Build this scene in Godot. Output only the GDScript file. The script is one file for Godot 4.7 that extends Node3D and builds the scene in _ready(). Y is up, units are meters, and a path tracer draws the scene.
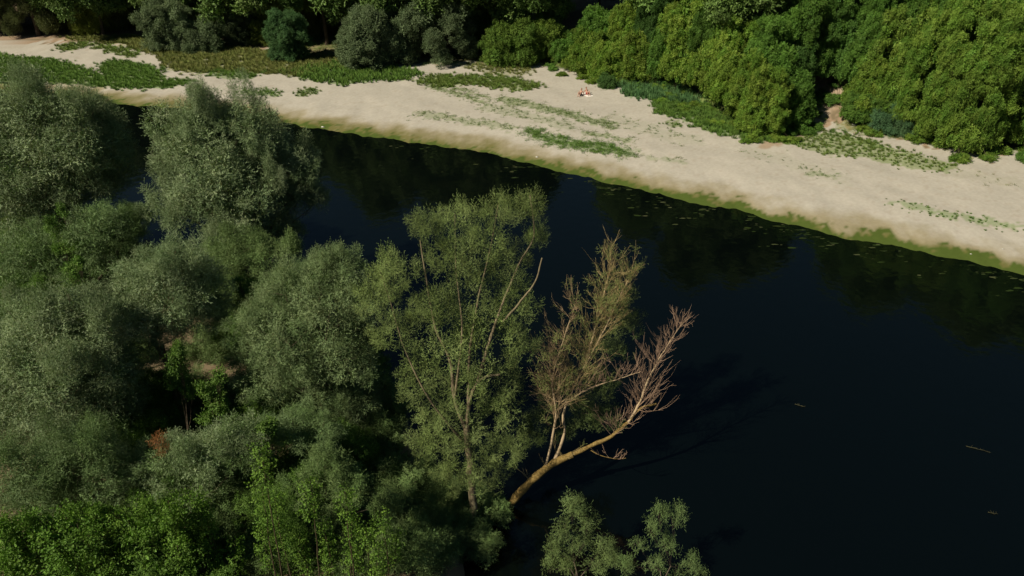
extends Node3D
# A quiet river bend seen from the air: willows on the near bank, a sandy beach
# and a vine-draped wooded bank across the water.

const CAM_H := 27.0
const PITCH := 32.0
const FOV := 45.0
const FOCAL := 695.29

var rng := RandomNumberGenerator.new()
var taken := {}
var far_x := PackedFloat32Array()
var far_v := PackedFloat32Array()
var back_x := PackedFloat32Array()
var back_v := PackedFloat32Array()
var near_x := PackedFloat32Array([-400, -120, -60, -35, -20, -10, -6, -3.5, -2.2, -1, 20, 100, 400])
var near_v := PackedFloat32Array([-90, -62, -54, -50, -44, -35, -29, -24, -20, -12, 0, 20, 60])
var swell := FastNoiseLite.new()
var edge := FastNoiseLite.new()
var M := {}
var S := {}

# ---------------------------------------------------------------- positions
func ray(px: float, py: float) -> Vector3:
	var d := Vector3((px - 512.0) / FOCAL, (288.0 - py) / FOCAL, -1.0)
	return d.rotated(Vector3.RIGHT, -deg_to_rad(PITCH)).normalized()

func at_height(px: float, py: float, y: float) -> Vector3:
	var d := ray(px, py)
	return Vector3(0, CAM_H, 0) + d * ((y - CAM_H) / d.y)

func at_depth(px: float, py: float, forward: float) -> Vector3:
	var d := ray(px, py)
	return Vector3(0, CAM_H, 0) + d * (forward / -d.z)

func on_ground(px: float, py: float) -> Vector3:
	var d := ray(px, py)
	var t := 8.0
	var p := Vector3.ZERO
	while t < 500.0:
		p = Vector3(0, CAM_H, 0) + d * t
		var gap: float = p.y - height(p.x, p.z)
		if gap < 0.02:
			break
		t += maxf(0.03, gap * 0.8)
	return p

func metres(px: float, p: Vector3) -> float:
	return px * p.distance_to(Vector3(0, CAM_H, 0)) / FOCAL

func table(xs: PackedFloat32Array, vs: PackedFloat32Array, x: float) -> float:
	var n := xs.size()
	if x <= xs[0]: return vs[0]
	if x >= xs[n - 1]: return vs[n - 1]
	var i := xs.bsearch(x) - 1
	i = clampi(i, 0, n - 2)
	var t := (x - xs[i]) / (xs[i + 1] - xs[i])
	var m0 := (vs[i + 1] - vs[maxi(i - 1, 0)]) / (xs[i + 1] - xs[maxi(i - 1, 0)])
	var m1 := (vs[mini(i + 2, n - 1)] - vs[i]) / (xs[mini(i + 2, n - 1)] - xs[i])
	var dx := xs[i + 1] - xs[i]
	var t2 := t * t
	var t3 := t2 * t
	return (2 * t3 - 3 * t2 + 1) * vs[i] + (t3 - 2 * t2 + t) * dx * m0 + (-2 * t3 + 3 * t2) * vs[i + 1] + (t3 - t2) * dx * m1

func shore(x: float) -> float:
	return table(far_x, far_v, x) + swell.get_noise_2d(x * 2.2, 31.0) * 0.7 + swell.get_noise_2d(x * 7.0, 77.0) * 0.3

func height(x: float, z: float) -> float:
	var zf := shore(x)
	if z < zf:
		var d := (zf - z) * 0.88
		var h := 0.95 * (1.0 - exp(-d / 4.5)) + swell.get_noise_2d(x, z) * 0.16 * clampf(d / 4.0, 0.0, 1.0)
		var db := (table(back_x, back_v, x) - z) * 0.88
		if db > 0.0:
			h += lerpf(0.7, 4.6, smoothstep(-2.0, 16.0, x)) * smoothstep(0.0, 10.0, db) + swell.get_noise_2d(x * 0.5, z * 0.5 + 90.0) * 0.3 * clampf(db / 4.0, 0.0, 1.0)
		return h
	var zn := table(near_x, near_v, x)
	if z > zn:
		return 2.2 * (1.0 - exp(-(z - zn) * 0.75 / 5.0))
	return -minf(2.5, minf((z - zf) * 0.16, (zn - z) * 0.3))

# ---------------------------------------------------------------- naming
func numbered(called: String) -> String:
	if not taken.has(called):
		taken[called] = 0
		return called
	taken[called] += 1
	return "%s_%03d" % [called, taken[called]]

func tag(o: Node, label: String, category: String, group := "", kind := "") -> void:
	if label: o.set_meta("label", label)
	if category: o.set_meta("category", category)
	if group: o.set_meta("group", group)
	if kind: o.set_meta("kind", kind)

func thing(called: String, label: String, category: String, where: Vector3, group := "") -> Node3D:
	var o := Node3D.new()
	o.name = numbered(called)
	add_child(o)
	o.position = where
	tag(o, label, category, group)
	return o

func part(parent: Node, called: String, mesh: Mesh, m: Material, at := Vector3.ZERO) -> MeshInstance3D:
	var o := MeshInstance3D.new()
	o.name = numbered(called) if parent == self else called
	o.mesh = mesh
	o.material_override = m
	o.position = at
	parent.add_child(o, true)
	return o

func mat(c: Color, rough := 0.8, spec := 0.4, back := Color(0, 0, 0), vc := false) -> StandardMaterial3D:
	var m := StandardMaterial3D.new()
	m.albedo_color = c.linear_to_srgb()
	m.roughness = rough
	m.metallic_specular = spec
	m.vertex_color_use_as_albedo = vc
	if back.r + back.g + back.b > 0.0:
		m.backlight_enabled = true
		m.backlight = back
		m.cull_mode = BaseMaterial3D.CULL_DISABLED
	return m

# ---------------------------------------------------------------- raw geometry
class Geo:
	var v := PackedVector3Array()
	var n := PackedVector3Array()
	var c := PackedColorArray()
	var i := PackedInt32Array()

	func leaf(base: Vector3, dir: Vector3, up: Vector3, length: float, width: float, col: Color, widest := 0.4) -> void:
		var side := dir.cross(up).normalized()
		var nn := side.cross(dir).normalized()
		var at := v.size()
		var mid := base + dir * length * widest
		v.append(base)
		v.append(mid + side * width * 0.5 + nn * width * 0.12)
		v.append(base + dir * length - nn * length * 0.1)
		v.append(mid - side * width * 0.5 + nn * width * 0.12)
		for k in 4:
			n.append(nn)
			c.append(col)
		i.append_array(PackedInt32Array([at, at + 2, at + 1, at, at + 3, at + 2]))

	func tube(pts: Array, radii: Array, sides: int, col: Color, cap := true) -> void:
		var m := pts.size()
		var prev := Vector3.ZERO
		var start := v.size()
		for k in m:
			var d: Vector3 = (pts[mini(k + 1, m - 1)] - pts[maxi(k - 1, 0)]).normalized()
			if prev == Vector3.ZERO:
				prev = d.cross(Vector3(0.31, 0.2, 0.93)).normalized()
			prev = (prev - d * prev.dot(d)).normalized()
			var w := d.cross(prev)
			for s in sides:
				var a := TAU * s / sides
				var o: Vector3 = prev * cos(a) + w * sin(a)
				v.append(pts[k] + o * radii[k])
				n.append(o)
				c.append(col)
		for k in m - 1:
			for s in sides:
				var a := start + k * sides + s
				var b := start + k * sides + (s + 1) % sides
				i.append_array(PackedInt32Array([a, a + sides, b, b, a + sides, b + sides]))
		if cap:
			var e := v.size()
			v.append(pts[m - 1])
			n.append((pts[m - 1] - pts[m - 2]).normalized())
			c.append(col)
			for s in sides:
				i.append_array(PackedInt32Array([e - sides + s, e, e - sides + (s + 1) % sides]))

	func mesh() -> ArrayMesh:
		var a := []
		a.resize(Mesh.ARRAY_MAX)
		a[Mesh.ARRAY_VERTEX] = v
		a[Mesh.ARRAY_NORMAL] = n
		a[Mesh.ARRAY_COLOR] = c
		a[Mesh.ARRAY_INDEX] = i
		var m := ArrayMesh.new()
		m.add_surface_from_arrays(Mesh.PRIMITIVE_TRIANGLES, a)
		return m

func rnd(a: float, b: float) -> float:
	return rng.randf_range(a, b)

func ball() -> Vector3:
	var p := Vector3.ONE
	while p.length_squared() > 1.0 or p.length_squared() < 0.001:
		p = Vector3(rnd(-1, 1), rnd(-1, 1), rnd(-1, 1))
	return p

func tint(spread := 0.22) -> Color:
	var k := rnd(1.0 - spread, 1.0 + spread)
	return Color(k * rnd(0.94, 1.06), k, k * rnd(0.9, 1.1))

# a leafy branchlet about one metre long, growing along +y
func branchlet(twigs: int, per: int, reach: float, leaf_l: float, leaf_w: float, droop: float, stem_col: Color, widest := 0.4) -> Geo:
	var g := Geo.new()
	var bend := Vector3(rnd(-0.15, 0.15), 0, rnd(-0.15, 0.15))
	g.tube([Vector3.ZERO, Vector3(0, 0.45, 0) + bend * 0.3, Vector3(0, 0.8, 0) + bend], [0.011, 0.008, 0.004], 3, stem_col)
	for t in twigs:
		var f := (t + 0.6) / twigs
		var o := Vector3(0, 0.8 * f, 0) + bend * f * f
		var a := t * 2.4 + rnd(-0.4, 0.4)
		var d := (Vector3(cos(a), rnd(0.25, 0.8), sin(a)) * (1.05 - 0.5 * f) + Vector3.UP * f * 0.6).normalized()
		var q := o
		for k in per:
			q += d * reach / per
			d = (d + Vector3(0, -droop / per, 0) + ball() * 0.13).normalized()
			var ld := (d * 0.7 + ball() * 0.85).normalized()
			g.leaf(q, ld, (Vector3.UP * 1.2 + ball() * 0.85).normalized(), leaf_l * rnd(0.7, 1.25), leaf_w * rnd(0.75, 1.2), tint(), widest)
	return g

# many branchlets grown into one leafy clump of the given radius
func clump(src: Array, n: int, r: float, lift: float, wild: float, inner: float, s0: float, s1: float) -> ArrayMesh:
	var g := Geo.new()
	for k in n:
		var y0 := 1.0 - 1.75 * (k + 0.5) / n
		var w := sqrt(maxf(0.0, 1.0 - y0 * y0))
		var a := k * 2.4 + rnd(-0.8, 0.8)
		var d := (Vector3(cos(a) * w, y0, sin(a) * w) + ball() * 0.35).normalized()
		var y := (d + Vector3.UP * lift + ball() * wild).normalized()
		var x := y.cross(ball()).normalized()
		var s := rnd(s0, s1)
		var t := Transform3D(Basis(x * s, y * s, x.cross(y) * s), d * r * lerpf(inner, 1.0, sqrt(rng.randf())) - y * s * 0.45)
		var q: Geo = src[rng.randi() % src.size()]
		var at := g.v.size()
		g.v.append_array(t * q.v)
		g.n.append_array(Transform3D(t.basis.orthonormalized(), Vector3.ZERO) * q.n)
		var tone := rnd(0.8, 1.2)
		var warm := rnd(0.93, 1.07)
		for c in q.c:
			g.c.append(Color(c.r * tone * warm, c.g * tone, c.b * tone))
		for e in q.i:
			g.i.append(e + at)
	return g.mesh()

func tuft(blades: int, tall: float, wide: float, spread: float) -> ArrayMesh:
	var g := Geo.new()
	for b in blades:
		var a := rnd(0, TAU)
		var lean := rnd(0.1, spread)
		var o := Vector3(cos(a), 0, sin(a)) * rnd(0, 0.16)
		var d := Vector3(cos(a) * lean, 1, sin(a) * lean).normalized()
		g.leaf(o, d, Vector3(cos(a + rnd(-1, 1)), 0.5, sin(a)).normalized(), tall * rnd(0.6, 1.2), wide * rnd(0.8, 1.3), tint(0.25), 0.35)
	return g.mesh()

# ---------------------------------------------------------------- foliage
# lobes: [[centre, radius, squash], ...] in the parent's own coordinates
func foliage(parent: Node3D, called: String, lobes: Array, kind: String, m: Material, c1: Color, c2: Color, tall := 1.0) -> MultiMeshInstance3D:
	var buf := PackedFloat32Array()
	var count := 0
	var pick: Array = S[kind][rng.randi() % 3]
	var unit: float = pick[1]
	for L in lobes:
		var r: float = L[1]
		var sq: float = L[2] if L.size() > 2 else 1.0
		var n := 14 if r > 0.8 else (8 if r > 0.5 else 4)
		var stray := 4 if r > 0.5 else 1
		var lobe_tone := rnd(0.86, 1.14)
		var turn := rnd(0, TAU)
		for k in n + stray:
			var y0 := 1.0 - (k + 0.4) / n * 1.6 + rnd(-0.15, 0.15)
			var size := r * rnd(0.24, 0.42)
			var far_out := rnd(0.5, 0.95)
			if k >= n:
				y0 = rnd(-0.3, 1.0)
				size = r * rnd(0.15, 0.24)
				far_out = rnd(1.0, 1.22)
			size = maxf(size, unit * rnd(0.32, 0.44))
			y0 = clampf(y0, -1, 1)
			var w := sqrt(1.0 - y0 * y0)
			var a := k * 2.4 + rnd(-0.6, 0.6) + turn
			var p: Vector3 = L[0] + Vector3(cos(a) * w, y0 * sq, sin(a) * w) * r * far_out
			var b := Basis.from_euler(Vector3(rnd(-0.4, 0.4), rnd(0, TAU), rnd(-0.4, 0.4))).scaled(Vector3(1, sq * tall * rnd(0.85, 1.15), 1) * (size / unit))
			var t := c1.lerp(c2, rng.randf()) * lobe_tone * rnd(0.85, 1.15)
			buf.append_array(PackedFloat32Array([b.x.x, b.y.x, b.z.x, p.x, b.x.y, b.y.y, b.z.y, p.y, b.x.z, b.y.z, b.z.z, p.z, t.r, t.g, t.b, 1.0]))
			count += 1
	return multi(parent, called, pick[0], m, buf, count)

func multi(parent: Node, called: String, mesh: Mesh, m: Material, buf: PackedFloat32Array, count: int) -> MultiMeshInstance3D:
	var mm := MultiMesh.new()
	mm.transform_format = MultiMesh.TRANSFORM_3D
	mm.use_colors = true
	mm.mesh = mesh
	mm.instance_count = count
	mm.buffer = buf
	var inst := MultiMeshInstance3D.new()
	inst.name = numbered(called) if parent == self else called
	inst.multimesh = mm
	inst.material_override = m
	inst.set_meta("kind", "stuff")
	parent.add_child(inst, true)
	stat += count
	return inst

var stat := 0

func bezier(a: Vector3, b: Vector3, c: Vector3, n: int, wob: float) -> Array:
	var out := []
	for k in n + 1:
		var t := float(k) / n
		var p := a.lerp(b, t).lerp(b.lerp(c, t), t)
		if k > 0 and k < n:
			p += ball() * wob
		out.append(p)
	return out

func radii(r0: float, r1: float, n: int) -> Array:
	var out := []
	for k in n + 1:
		out.append(lerpf(r0, r1, pow(float(k) / n, 0.7)))
	return out

# trunk and limbs reaching into every lobe
func skeleton(parent: Node3D, lobes: Array, r0: float, bark: Color, fork := 0.4, twigs := 4, stems := 1) -> void:
	var mid := Vector3.ZERO
	var top := 0.0
	for L in lobes:
		mid += L[0]
		top = maxf(top, L[0].y)
	mid /= lobes.size()
	var forks := []
	var stem: MeshInstance3D
	for s in stems:
		var off := Vector3(rnd(-1, 1), 0, rnd(-1, 1)) * r0 * (0.0 if stems == 1 else 2.2)
		var f := Vector3(mid.x * 0.45, top * fork * rnd(0.85, 1.1), mid.z * 0.45) + Vector3(rnd(-1, 1), 0, rnd(-1, 1)) * top * (0.03 if stems == 1 else 0.1)
		var g := Geo.new()
		var pts := bezier(off - Vector3(0, 0.3, 0), off + Vector3(rnd(-0.2, 0.2), f.y * 0.5, rnd(-0.2, 0.2)), f, 6, r0 * 0.25)
		var rs := radii(r0 * 1.25, r0 * 0.72, 6)
		rs[0] = r0 * 1.7
		g.tube(pts, rs, 8, Color.WHITE)
		stem = part(parent, "trunk", g.mesh(), M[bark_key(bark)])
		forks.append(f)
	var g2 := Geo.new()
	for k in lobes.size():
		var c: Vector3 = lobes[k][0]
		var lr: float = lobes[k][1]
		var f: Vector3 = forks[0]
		for q in forks:
			if q.distance_to(c) < f.distance_to(c): f = q
		var b := f.lerp(c, 0.5) + Vector3((c.x - f.x) * 0.12, absf(c.y - f.y) * -0.12, (c.z - f.z) * 0.12)
		var rr := r0 * 0.5 * clampf(lr / 2.5, 0.35, 1.0)
		g2.tube(bezier(f, b, c, 6, 0.08 * lr), radii(rr, rr * 0.35, 6), 6, Color.WHITE)
		for t in twigs:
			var e := c + (ball().normalized() + Vector3.UP * 0.4) * lr * 0.75
			var from := b.lerp(c, rnd(0.3, 1.0))
			g2.tube(bezier(from, from.lerp(e, 0.5) + ball() * lr * 0.12, e, 4, 0.04 * lr), radii(rr * 0.36, 0.008, 4), 4, Color.WHITE)
	part(stem, "limbs", g2.mesh(), M[bark_key(bark)])

func bark_key(c: Color) -> String:
	var k := "bark" + c.to_html()
	if not M.has(k):
		var m := mat(c, 0.9, 0.2)
		m.albedo_texture = S.bark_tex
		m.uv1_triplanar = true
		m.uv1_world_triplanar = true
		m.uv1_scale = Vector3(1.2, 0.5, 1.2)
		M[k] = m
	return k

# lobes given in the photograph's pixels at a stated distance ahead of the camera
func pix_lobes(list: Array, forward: float, base: Vector3, squash := 1.0) -> Array:
	var out := []
	for a in list:
		var p := at_depth(a[0], a[1], forward + (a[3] if a.size() > 3 else 0.0))
		out.append([p - base, metres(a[2], p) * 0.92, squash])
	return out

func ball_lobes(rx: float, y0: float, y1: float, rz: float, n: int, r: float) -> Array:
	var out := [[Vector3(0, lerpf(y0, y1, 0.5), 0), minf(rx, (y1 - y0) * 0.5) * 0.7]]
	for k in n:
		var a := k * 2.4 + rnd(-0.5, 0.5)
		var h := (k + 0.5) / n
		var w := sqrt(maxf(0.05, 1.0 - pow(absf(h - 0.38) / 0.66, 2.2)))
		out.append([Vector3(cos(a) * rx * w, lerpf(y0, y1, h), sin(a) * rz * w) * Vector3(rnd(0.6, 0.9), 1, rnd(0.6, 0.9)), r * rnd(0.75, 1.25), rnd(0.8, 1.1)])
	return out

func noise_image(size: int, freq: float, octaves: int, c0: Color, c1: Color, sd: int) -> ImageTexture:
	var f := FastNoiseLite.new()
	f.seed = sd
	f.frequency = freq
	f.fractal_octaves = octaves
	var im := f.get_seamless_image(size, size)
	im.convert(Image.FORMAT_RGB8)
	var data := im.get_data()
	for k in range(0, data.size(), 3):
		var col := c0.lerp(c1, data[k] / 255.0)
		data[k] = int(col.r * 255); data[k + 1] = int(col.g * 255); data[k + 2] = int(col.b * 255)
	return ImageTexture.create_from_image(Image.create_from_data(size, size, false, Image.FORMAT_RGB8, data))

# ---------------------------------------------------------------- build
func _ready() -> void:
	rng.seed = 4127
	var cam := Camera3D.new()
	cam.name = "camera"
	cam.fov = FOV
	cam.far = 2500.0
	cam.near = 0.1
	cam.position = Vector3(0, CAM_H, 0)
	cam.rotation_degrees = Vector3(-PITCH, 0, 0)
	add_child(cam)
	cam.current = true
	var env := Environment.new()
	env.background_mode = Environment.BG_SKY
	var sky_mat := ProceduralSkyMaterial.new()
	sky_mat.sky_top_color = Color(0.24, 0.36, 0.47)
	sky_mat.sky_horizon_color = Color(0.58, 0.66, 0.74)
	sky_mat.sky_curve = 0.12
	sky_mat.ground_bottom_color = Color(0.12, 0.13, 0.1)
	sky_mat.ground_horizon_color = Color(0.4, 0.45, 0.45)
	sky_mat.sun_angle_max = 8.0
	var sky := Sky.new()
	sky.sky_material = sky_mat
	env.sky = sky
	env.background_energy_multiplier = 0.35
	env.tonemap_mode = Environment.TONE_MAPPER_LINEAR
	env.tonemap_exposure = 1.36
	env.sdfgi_enabled = true
	env.ssao_enabled = true
	env.ssil_enabled = true
	var we := WorldEnvironment.new()
	we.name = "environment"
	we.environment = env
	add_child(we)
	var sun := DirectionalLight3D.new()
	sun.name = "sun"
	sun.light_energy = 1.3
	sun.light_color = Color(1.0, 0.95, 0.85)
	sun.light_angular_distance = 0.5
	sun.shadow_enabled = true
	add_child(sun)
	sun.look_at_from_position(Vector3(-0.63, 0.7, 0.37) * 50.0, Vector3.ZERO)

	make_tables()
	make_materials()
	make_ground()
	make_water()
	print("ground ", Time.get_ticks_msec())
	make_grass()
	print("grass ", Time.get_ticks_msec())
	make_far_wood()
	print("wood ", Time.get_ticks_msec())
	make_vine_bank()
	make_far_shrubs()
	print("far bank ", Time.get_ticks_msec())
	make_near_willows()
	make_main_willow()
	make_dead_tree()
	make_near_vines()
	print("near bank ", Time.get_ticks_msec())
	make_small_things()
	make_people()
	print("done ", Time.get_ticks_msec(), " instances ", stat)

func make_tables() -> void:
	swell.frequency = 0.12
	swell.fractal_octaves = 3
	edge.seed = 9
	edge.frequency = 0.35
	edge.fractal_octaves = 4
	var shore := [[60, 96], [100, 102], [160, 107], [225, 113], [270, 121], [330, 130], [400, 141], [480, 152], [530, 164], [600, 181], [680, 199], [750, 214], [800, 227], [860, 240], [940, 256], [1024, 274]]
	far_x.append_array([-500.0, -200.0, -100.0])
	far_v.append_array([-130.0, -104.0, -95.0])
	for s in shore:
		var p := at_height(s[0], s[1], 0.0)
		far_x.append(p.x)
		far_v.append(p.z)
	var e := far_x.size() - 1
	var run := (far_v[e] - far_v[e - 3]) / (far_x[e] - far_x[e - 3])
	for dx in [30.0, 200.0, 500.0]:
		far_x.append(far_x[e] + dx)
		far_v.append(far_v[e] + dx * run * (1.0 if dx < 40 else 0.7))
	var back := [[0, 42], [150, 44], [300, 54], [420, 62], [500, 66], [545, 66], [590, 74], [640, 86], [700, 106], [765, 134], [830, 127], [900, 138], [960, 152], [1024, 152]]
	back_x.append_array([-500.0, -150.0])
	back_v.append_array([-170.0, -135.0])
	for s in back:
		var p := at_height(s[0], s[1], 0.95)
		back_x.append(p.x)
		back_v.append(p.z)
	e = back_x.size() - 1
	for dx in [30.0, 200.0, 500.0]:
		back_x.append(back_x[e] + dx)
		back_v.append(back_v[e] + dx * run * (1.0 if dx < 40 else 0.7))

func make_materials() -> void:
	S.bark_tex = noise_image(128, 0.05, 4, Color(0.55, 0.52, 0.5), Color(1, 1, 1), 3)
	S.sand_tex = noise_image(256, 0.04, 5, Color(0.935, 0.93, 0.925), Color(1, 1, 1), 5)
	M.ground = mat(Color(1, 1, 1), 0.95, 0.2, Color(0, 0, 0), true)
	M.ground.albedo_texture = S.sand_tex
	M.ground.uv1_triplanar = true
	M.ground.uv1_world_triplanar = true
	M.ground.uv1_scale = Vector3(0.21, 0.21, 0.21)
	M.willow = mat(Color(1, 1, 1), 0.6, 0.25, Color(0.5, 0.56, 0.26), true)
	M.vine = mat(Color(1, 1, 1), 0.55, 0.3, Color(0.6, 0.7, 0.2), true)
	M.wood = mat(Color(1, 1, 1), 0.6, 0.35, Color(0.36, 0.4, 0.16), true)
	M.grass = mat(Color(1, 1, 1), 0.7, 0.3, Color(0.4, 0.42, 0.18), true)
	M.twig = mat(Color(1, 1, 1), 0.85, 0.2, Color(0, 0, 0), true)
	var bk := Color(0.5, 0.4, 0.3)
	var kinds := {
		willow = [[8, 9, 0.5, 0.165, 0.044, 0.5, bk, 0.4], 18, 0.75, 0.45, 0.6, 0.5, 0.5, 1.0],
		feather = [[8, 10, 0.6, 0.16, 0.038, 0.1, bk, 0.4], 9, 0.75, 1.3, 0.45, 0.2, 0.5, 1.05],
		sprig = [[6, 8, 0.55, 0.15, 0.04, 0.3, bk, 0.4], 5, 0.75, 0.9, 0.6, 0.2, 0.4, 0.9],
		broad = [[7, 5, 0.42, 0.14, 0.11, 0.4, Color(0.4, 0.4, 0.2), 0.42], 16, 0.6, 0.6, 0.6, 0.4, 0.4, 0.8],
		leafy = [[5, 4, 0.28, 0.16, 0.14, 0.4, Color(0.4, 0.4, 0.2), 0.42], 11, 0.4, 0.6, 0.6, 0.3, 0.5, 0.9],
		far = [[8, 7, 0.5, 0.24, 0.1, 0.4, bk, 0.4], 14, 0.75, 0.5, 0.5, 0.5, 0.55, 1.0],
		hang = [[8, 8, 0.55, 0.2, 0.06, 1.2, bk, 0.4], 18, 0.75, -0.9, 0.4, 0.4, 0.6, 1.1],
		farvine = [[7, 6, 0.5, 0.25, 0.2, 0.9, Color(0.4, 0.4, 0.2), 0.42], 14, 0.75, -0.25, 0.5, 0.55, 0.5, 0.95],
		canopy = [[8, 8, 0.6, 0.26, 0.14, 0.5, bk, 0.4], 15, 1.1, 0.1, 0.8, 0.5, 1.0, 1.7]}
	for key in kinds:
		var k: Array = kinds[key]
		var src := []
		for q in 3:
			var w: Array = k[0]
			src.append(branchlet(w[0], w[1], w[2], w[3], w[4], w[5], w[6], w[7]))
		S["twig_" + key] = src[0].mesh()
		S[key] = []
		for q in 3:
			S[key].append([clump(src, k[1], k[2], k[3], k[4], k[5], k[6], k[7]), k[2]])
	S.tuft = tuft(44, 0.33, 0.02, 0.9)
	S.reed = tuft(44, 0.7, 0.028, 0.5)
	S.weed = clump([branchlet(6, 5, 0.25, 0.12, 0.06, 0.4, Color(0.4, 0.4, 0.2))], 7, 0.32, 0.3, 0.6, 0.3, 0.3, 0.6)

# grass and weeds on the far beach: outlines in the photograph's pixels
var patches := []
func patch(kind: String, pts: Array, c1: Color, c2: Color, per_m2: float, s: float, soil := 0.8) -> void:
	var poly := PackedVector2Array()
	var lo := Vector2(1e9, 1e9)
	var hi := -lo
	for a in pts:
		var p := on_ground(a[0], a[1])
		poly.append(Vector2(p.x, p.z))
		lo = lo.min(Vector2(p.x, p.z))
		hi = hi.max(Vector2(p.x, p.z))
	patches.append({kind = kind, poly = poly, lo = lo - Vector2.ONE, hi = hi + Vector2.ONE, c1 = c1, c2 = c2, n = per_m2, s = s, soil = soil})

func strip(kind: String, line: Array, w: float, c1: Color, c2: Color, per_m2: float, s: float, soil := 0.6) -> void:
	var up := []
	var dn := []
	for a in line:
		up.append([a[0], a[1] - w])
		dn.push_front([a[0], a[1] + w])
	patch(kind, up + dn, c1, c2, per_m2, s, soil)

func in_patch(a: Dictionary, p: Vector2) -> bool:
	var q := p + Vector2(edge.get_noise_2d(p.x * 2.0, p.y * 2.0), edge.get_noise_2d(p.x * 2.0 + 70.0, p.y * 2.0)) * 1.1
	return Geometry2D.is_point_in_polygon(q, a.poly)

func make_patches() -> void:
	var g1 := Color(0.105, 0.215, 0.043)
	var g2 := Color(0.150, 0.262, 0.050)
	var o1 := Color(0.165, 0.215, 0.057)
	var o2 := Color(0.240, 0.254, 0.085)
	patch("tuft", [[-60, 50], [0, 55], [37, 59], [67, 63], [100, 75], [133, 77], [167, 80], [200, 81], [173, 87], [147, 89], [110, 87], [83, 85], [50, 82], [0, 84], [-60, 84]], g1, g2, 17, 1.2)
	patch("tuft", [[100, 64], [112, 60], [130, 62], [157, 68], [165, 78], [135, 77], [104, 73]], g1, g2, 16, 1.2)
	patch("tuft", [[55, 46], [80, 42], [120, 47], [140, 54], [128, 58], [108, 52], [88, 45], [70, 52]], o1, g2, 9, 1.2)
	patch("tuft", [[60, 38], [160, 36], [260, 50], [345, 56], [350, 66], [300, 76], [262, 73], [225, 71], [200, 74], [170, 70], [160, 56], [120, 44]], o1, o2, 10, 1.5)
	patch("tuft", [[200, 72], [225, 70], [262, 73], [250, 79], [215, 77]], g1, g2, 9, 1.2)
	patch("tuft", [[236, 91], [262, 90], [283, 92], [278, 97], [262, 95]], g1, g2, 14, 0.9)
	patch("tuft", [[294, 92], [308, 88], [319, 90], [312, 95], [298, 96]], g1, o1, 12, 0.9)
	patch("reed", [[286, 72], [320, 66], [345, 62], [400, 68], [424, 72], [405, 80], [385, 80], [341, 85], [310, 80]], g1, g2, 12, 0.8)
	patch("tuft", [[412, 80], [440, 75], [470, 76], [500, 77], [541, 85], [527, 91], [500, 89], [470, 84], [441, 88]], o1, g2, 14, 1.2)
	patch("tuft", [[460, 66], [500, 64], [530, 66], [535, 74], [505, 76], [480, 73]], o1, o2, 6, 1.1)
	strip("weed", [[425, 85], [450, 92], [470, 97], [490, 104]], 2.2, o1, g1, 15, 0.95)
	strip("weed", [[440, 84], [465, 90], [490, 98]], 1.3, o1, g1, 13.5, 0.95)
	strip("weed", [[497, 99], [530, 104], [560, 112], [590, 120], [616, 126]], 3.4, o1, g1, 12, 1.045)
	strip("weed", [[480, 106], [520, 113], [550, 121], [575, 128]], 4.5, o1, g1, 4.8, 0.95)
	strip("weed", [[415, 113], [440, 116], [465, 121], [490, 124], [514, 129]], 3.0, g1, o1, 7.5, 0.95)
	strip("weed", [[528, 131], [545, 137], [560, 142], [575, 144], [595, 147], [612, 149], [630, 153]], 4.2, g1, g2, 19.5, 1.425)
	strip("weed", [[584, 132], [605, 136], [634, 141]], 1.8, o1, g1, 12, 0.95)
	strip("weed", [[632, 150], [650, 157], [668, 160], [690, 163]], 1.8, o1, g1, 6, 0.95)
	strip("weed", [[610, 118], [640, 127], [680, 138], [700, 140]], 6, o1, g1, 2.25, 1.045)
	patch("reed", [[622, 84], [650, 82], [690, 86], [712, 96], [704, 104], [672, 103], [645, 98], [628, 97]], Color(0.090, 0.207, 0.078), Color(0.120, 0.238, 0.085), 13, 1.05)
	patch("tuft", [[655, 104], [690, 101], [730, 112], [770, 130], [774, 142], [745, 139], [705, 131], [684, 118], [660, 114]], g1, g2, 17, 1.4)
	patch("weed", [[598, 82], [606, 79], [615, 83], [610, 89], [600, 88]], g1, g1, 10, 0.9)
	patch("tuft", [[664, 123], [676, 120], [684, 124], [674, 127]], g1, o1, 9, 0.9)
	patch("tuft", [[785, 143], [800, 136], [815, 132], [848, 137], [905, 151], [962, 166], [948, 173], [915, 168], [870, 159], [822, 154]], o1, g2, 9, 0.8)
	patch("tuft", [[820, 131], [845, 133], [880, 143], [900, 150], [870, 148]], o1, g1, 9, 0.9)
	strip("tuft", [[890, 201], [915, 206], [942, 214], [975, 219], [1030, 229]], 2.6, g1, g2, 10, 0.55)
	strip("weed", [[808, 173], [830, 176], [838, 178]], 2.2, g1, o1, 7.5, 0.855)
	strip("weed", [[745, 150], [790, 162], [850, 182]], 6, o1, g1, 1.35, 0.855)
	strip("weed", [[950, 172], [990, 178], [1024, 184]], 5, o1, o2, 1.8, 0.855)
	# ground cover on the slope under the vines
	patch("weed", [[545, 66], [590, 72], [640, 84], [700, 105], [765, 138], [800, 128], [830, 104], [790, 60], [640, 30], [545, 40]], g1, Color(0.195, 0.270, 0.057), 9, 1.3, 0.85)
	patch("weed", [[838, 128], [850, 108], [900, 110], [1040, 130], [1040, 152], [960, 150], [900, 138], [860, 134]], g1, o2, 7, 1.1, 0.8)
	# flat weed beds under the trees
	patch("weed", [[300, 56], [345, 62], [480, 66], [545, 62], [545, 40], [300, 30]], g1, o1, 5, 1.3, 0.8)

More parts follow.
